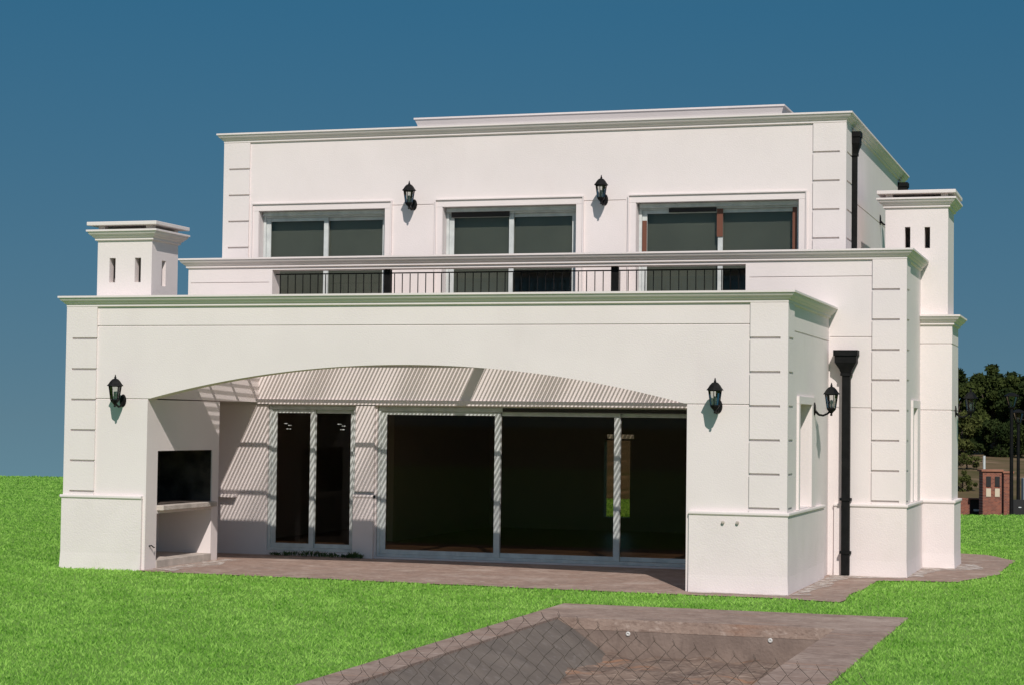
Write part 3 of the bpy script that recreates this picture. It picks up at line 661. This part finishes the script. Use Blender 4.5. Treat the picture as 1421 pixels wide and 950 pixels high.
# ------------------------------------------------------------------ weeds by the narrow door
WEED = mat('weed_leaf', (.035, .075, .018), .8, (.06, .10, .025), 8)
def weed(x, y, wx, n, hmax, label):
    mb = MB()
    for i in range(n):
        px = x + random.uniform(-wx, wx); py = y + random.uniform(-.05, .05); a = random.uniform(0, 6.28); hh = hmax*random.uniform(.3, 1)*(1-.5*abs(px-x)/wx); l = random.uniform(.02, .10)
        t_ = Vector((px+l*math.cos(a), py+l*math.sin(a), .016+hh)); wv = Vector((-math.sin(a), math.cos(a), 0))*.012
        b0 = Vector((px, py, .012)); mid_ = (b0+t_)/2 + Vector((0, 0, .02))
        q = [mb.bm.verts.new(p) for p in (b0, mid_+wv, t_, mid_-wv)]; mb.bm.faces.new(q)
    return tag(mb.build('weeds', WEED), label, 'weeds')
weed(2.40, Ym-.13, .72, 260, .12, 'low green weeds growing along the foot of the narrow glass door')
weed(3.22, Ym-.16, .14, 90, .14, 'small tuft of weeds against the foot of the pier between the two doors')

# ------------------------------------------------------------------ chain-link fence near the camera
WIRE = mat('rusty_wire', (.055, .042, .036), .7, (.09, .06, .045), 12, metallic=.3)
fence = empty('chain_link_fence', (12.6, -16.5, 0)); tag(fence, 'sagging chain-link wire fence with twisted points in front of the empty pool', 'fence')
cu = []
def ftop(x):      # height of the ragged top edge
    P = [(11.0, .62), (11.27, .86), (12.086, 1.155), (12.45, 1.26), (12.62, 1.285), (12.99, 1.205), (13.988, 1.075), (14.3, 1.03)]
    for (x0, z0), (x1, z1) in zip(P, P[1:]):
        if x0 <= x <= x1: return z0 + (z1-z0)*(x-x0)/(x1-x0)
    return 0
wm = MB(); cell = .104; hw = cell/2
k = 0; x = 11.06
while x < 14.28:
    zt = ftop(x); z = .03; pts = []; i = 0
    nz = int((zt-.03)/hw)
    for i in range(nz+1):
        zz = zt - (nz-i)*hw
        sgn = (1 if (nz-i) % 2 else -1) * (1 if k % 2 else -1)
        ofs = .006*math.sin(i*2.1+k)
        pts.append((x + sgn*hw*.5 + ofs + .02*math.sin(zz*3+x), -16.5 + .05*math.sin(x*2.1+zz*1.4) + .004*sgn, zz))
    # twisted end: short prong
    if pts:
        p = pts[-1]; pts.append((p[0]-.014, p[1]+.01, p[2]+.022))
        wm.tube(pts, .0016, 4)
    x += hw; k += 1
    # neighbouring spirals are mirrored so the wires cross as diamonds
fo = wm.build('wire_mesh', WIRE, fence)
for x in (11.0, 14.3): MB().tube([(x, -16.5, -.1), (x, -16.5, ftop(min(max(x, 11.0), 14.3))-.1)], .025, 10).build('post', WIRE, fence)
for o in C.objects:
    if o.parent is fence: o.matrix_parent_inverse = Matrix.Translation(-fence.location)

# ------------------------------------------------------------------ distant gate pillar, walls and street lamps
YAW = R(17.6)
CREAM = mat('cream_box', (.60, .52, .38), .6); DARKP = mat('dark_panel', (.015, .014, .013), .5); CAPM = mat('terracotta_cap', (.34, .15, .09), .85, (.27, .11, .07), 5)
pil = empty('gate_pillar', (11.24, 37.6, -.62), YAW); tag(pil, 'red brick gate pillar with four small meter doors beyond the lawn', 'pillar')
MB().box(-.30, .30, 0, .5, 0, 1.55).build('brickwork', BRICK, pil)
MB().box(-.35, .35, -.05, .56, 1.552, 1.62).build('capstone', CAPM, pil, bevel=.01)
for x in (-.12, .16):
    MB().box(x-.075, x+.075, -.02, .01, 1.08, 1.40).build('meter_door', DARKP, pil)
    MB().box(x-.075, x+.075, -.02, .01, .76, 1.02).build('meter_door', CREAM, pil)
pi2 = empty('gate_pillar', (11.70, 38.2, -.62), YAW); tag(pi2, 'slimmer red brick pillar just behind the meter pillar', 'pillar')
MB().box(-.14, .14, 0, .4, 0, 1.50).build('brickwork', BRICK, pi2); MB().box(-.18, .18, -.04, .44, 1.502, 1.56).build('capstone', CAPM, pi2)
lw_ = empty('brick_wall', (10.45, 38.6, -.62), YAW); tag(lw_, 'low brick wall with a dark opening left of the meter pillar', 'wall')
mbw = MB(); mbw.box(-1.6, .03, 0, .25, 0, .62); mbw.box(.43, .62, 0, .25, 0, .62); mbw.box(-1.6, .62, 0, .25, .622, .66); mbw.build('brickwork', BRICK, lw_)
MB().box(.032, .428, .10, .14, 0, .618).build('dark_gate', DARKP, lw_)
MB().box(.16, .36, .085, .098, .24, .30).build('latch', ALU, lw_)
gr = empty('gate', (12.06, 38.3, -.62), YAW); tag(gr, 'dark metal gate leaf right of the slim brick pillar', 'gate')
MB().box(-.26, .26, 0, .05, 0, .66).build('panel', DARKP, gr); MB().box(-.05, .04, -.02, -.002, .40, .43).build('latch', ALU, gr)
MB().box(.30, .50, 0, .3, 0, .95).build('brick_post', BRICK, gr)
po = MB().tube([(10.71, 41.6, -.6), (10.71, 41.6, 1.38)], .045, 10).build('pole', ALU); tag(po, 'short pale pole standing behind the brick meter pillar', 'pole')
cab = empty('meter_cabinet', (12.25, 42.5, -.62), YAW); tag(cab, 'grey metal cabinet behind the dark gate at the right edge', 'cabinet')
MB().box(-.3, .3, 0, .3, 0, 1.25).build('body', mat('grey_paint', (.32, .35, .37), .5), cab, bevel=.01); MB().box(-.24, .24, -.02, .01, .2, 1.12).build('door', mat('grey_paint_door', (.38, .41, .43), .5), cab)
def street_lamp(loc, h, label):
    root = empty('street_lamp', loc, YAW); tag(root, label, 'street lamp', 'black street lamps beyond the lawn')
    MB().lathe([(.11, 0), (.11, .06), (.075, .12), (.06, .5), (.048, h-.5), (.05, h-.46)], 14).build('post', BLACK, root)
    MB().lathe([(.03, h-.46), (.10, h-.44), (.11, h-.41)], 4, phase=R(45)).build('lantern_base', BLACK, root)
    cg = MB()
    for i in range(4):
        a = R(45+90*i); cg.tube([(.10*math.cos(a), .10*math.sin(a), h-.41), (.21*math.cos(a), .21*math.sin(a), h-.09)], .016, 5)
    cg.build('cage', BLACK, root)
    g = MB(); L = [g.bm.verts.new((.095*math.cos(R(45+90*i)), .095*math.sin(R(45+90*i)), h-.405)) for i in range(4)]; H = [g.bm.verts.new((.20*math.cos(R(45+90*i)), .20*math.sin(R(45+90*i)), h-.10)) for i in range(4)]
    for i in range(4): g.bm.faces.new((L[i], L[(i+1) % 4], H[(i+1) % 4], H[i]))
    g.build('glass', GLASS_L, root)
    MB().lathe([(.26, h-.09), (.26, h-.07), (.12, h+.0), (.03, h+.02)], 4, phase=R(45)).build('roof', BLACK, root)
street_lamp((12.06, 33.6, -.62), 3.98, 'taller black street lamp with square lantern beyond the lawn')
street_lamp((11.92, 39.9, -.62), 3.55, 'shorter black street lamp farther away at the right edge')

# ------------------------------------------------------------------ trees
BARK = mat('bark', (.09, .065, .045), .95, (.05, .04, .03), 5, .4, 20)
def leafmat(name, a, b):
    M = bpy.data.materials.new(name); M.use_nodes = True; n = M.node_tree; n.nodes.clear()
    o = n.nodes.new('ShaderNodeOutputMaterial'); d = n.nodes.new('ShaderNodeBsdfDiffuse'); t = n.nodes.new('ShaderNodeBsdfTranslucent'); mx = n.nodes.new('ShaderNodeMixShader'); mx.inputs[0].default_value = .2
    at = n.nodes.new('ShaderNodeAttribute'); at.attribute_name = 'tone'; r_ = n.nodes.new('ShaderNodeValToRGB'); e = r_.color_ramp.elements
    e[0].color = (*a, 1); e[1].color = (*b, 1)
    n.links.new(at.outputs['Fac'], r_.inputs[0]); n.links.new(r_.outputs[0], d.inputs[0]); n.links.new(r_.outputs[0], t.inputs[0]); n.links.new(d.outputs[0], mx.inputs[1]); n.links.new(t.outputs[0], mx.inputs[2]); n.links.new(mx.outputs[0], o.inputs[0]); return M
LEAF1 = leafmat('dark_leaf', (.030, .045, .014), (.085, .105, .030)); LEAF2 = leafmat('olive_leaf', (.05, .065, .018), (.13, .14, .045)); LEAF3 = leafmat('deep_leaf', (.018, .030, .011), (.05, .068, .022))
def tree(x, y, h, rx, rz, zc, n, leaf, lsize, label, cat='tree', name='tree', nclump=26, group=None, trunk=True):
    z0 = float(hterr(np.array(x), np.array(y))) - .1
    root = empty(name, (x, y, z0)); tag(root, label, cat, group)
    cl = []
    for i in range(nclump):
        while True:
            p = rng.uniform(-1, 1, 3)
            if .25 < np.linalg.norm(p) < 1: break
        cl.append((p*np.array([rx, rx, rz]) + np.array([0, 0, zc]), rng.uniform(.18, .42)*rx))
    if trunk:
        mb = MB(); mb.tube([(0, 0, 0), (.06*rx, 0, zc*.4), (-.04*rx, .03, zc), (0, 0, zc+rz*.5)], [.05*h*.8, .035*h*.8, .022*h, .008*h], 8)
        for c, _ in cl[:12]:
            s_ = (0, 0, zc*random.uniform(.45, .95)); mb.tube([s_, ((s_[0]+c[0])/2, (s_[1]+c[1])/2, (s_[2]+c[2])/2+.1), tuple(c)], [.012*h, .008*h, .003*h], 5)
        mb.build('trunk', BARK, root)
    ci = rng.integers(0, nclump, n); cen = np.array([c for c, _ in cl])[ci]; rad_ = np.array([r_ for _, r_ in cl])[ci]
    dv = rng.normal(size=(n, 3)); dv /= np.linalg.norm(dv, axis=1)[:, None]
    pos = cen + dv*(rad_*rng.random(n)**.45)[:, None]*np.array([1, 1, .8])
    a = rng.normal(size=(n, 3)); a /= np.linalg.norm(a, axis=1)[:, None]; b = np.cross(a, rng.normal(size=(n, 3))); b /= np.linalg.norm(b, axis=1)[:, None]
    s_ = (lsize*rng.uniform(.5, 1.2, n))[:, None]
    v = np.stack([pos - a*s_, pos + b*s_*.45, pos + a*s_, pos - b*s_*.45], 1)
    me = bpy.data.meshes.new('crown'); me.vertices.add(n*4); me.vertices.foreach_set('co', v.reshape(-1).astype(np.float32))
    me.loops.add(n*4); me.loops.foreach_set('vertex_index', np.arange(n*4, dtype=np.int32)); me.polygons.add(n); me.polygons.foreach_set('loop_start', np.arange(0, n*4, 4, dtype=np.int32)); me.update(calc_edges=True)
    tone = np.clip(np.array(rng.random(nclump))[ci]*.6 + rng.random(n)*.4, 0, 1)
    at = me.attributes.new('tone', 'FLOAT', 'POINT'); at.data.foreach_set('value', np.repeat(tone, 4).astype(np.float32))
    me.materials.append(leaf); o = bpy.data.objects.new('crown', me); C.objects.link(o); o.parent = root
    return root
rng = np.random.default_rng(5)
G = 'trees behind the brick pillar'
tree(7.9, 88.8, 5.3, 1.5, 2.1, 3.1, 14000, LEAF1, .15, 'tallest dark tree beyond the lawn, its rounded top above the street lamp', group=G, nclump=48)
tree(6.1, 85.0, 4.4, 1.5, 2.0, 2.4, 14000, LEAF1, .15, 'dark bushy tree just right of the house wall', group=G, nclump=34)
tree(9.9, 86.0, 4.3, 1.5, 1.9, 2.4, 12000, LEAF3, .15, 'dark tree at the right edge behind the street lamps', group=G, nclump=34)
tree(8.6, 94.0, 4.6, 2.6, 2.3, 2.7, 18000, LEAF3, .18, 'deep green tree filling the gap behind the two front trees', group=G, nclump=34)
tree(5.2, 95.0, 4.8, 2.4, 2.1, 2.7, 14000, LEAF3, .17, 'dark tree half hidden behind the house corner', group=G)
tree(11.6, 93.0, 4.5, 2.4, 2.1, 2.5, 14000, LEAF1, .17, 'spreading dark tree cut by the right edge of the view', group=G)
tree(7.1, 77.5, 2.6, .95, 1.0, 1.35, 4200, LEAF2, .11, 'yellowish olive bush in front of the dark trees', 'bush', 'bush', 20)
tree(8.9, 79.5, 2.2, 1.2, .95, 1.0, 4200, LEAF3, .11, 'low dark bush at the foot of the tallest tree', 'bush', 'bush', 20)
tree(6.3, 79.8, 2.0, 1.1, .95, .95, 3800, LEAF3, .11, 'low dark bush beside the house wall under the trees', 'bush', 'bush', 20)
tree(10.6, 79.0, 2.0, 1.1, .9, .95, 3600, LEAF1, .11, 'low green bush at the right edge under the trees', 'bush', 'bush', 20)
tree(8.2, 66.0, 1.2, .6, .35, .45, 1600, LEAF2, .07, 'small dry shrub on the brown bank left of the pale pole', 'shrub', 'shrub', 12)
tree(8.75, 57.0, 1.0, .55, .5, .55, 1800, LEAF2, .06, 'straggly olive shrub beside the house wall, behind the low brick wall', 'shrub', 'shrub', 14)
# ------------------------------------------------------------------ finish: house parts under the house, plan units to metres
parts_fix()
done = set()
for o in list(C.objects):
    if o.type == 'MESH' and o.data.name not in done:
        done.add(o.data.name); o.data.transform(Matrix.Scale(S, 4))
    if o.type in ('MESH', 'EMPTY'):
        o.location = o.location * S
        pi_ = o.matrix_parent_inverse.copy(); pi_.translation = pi_.translation * S; o.matrix_parent_inverse = pi_
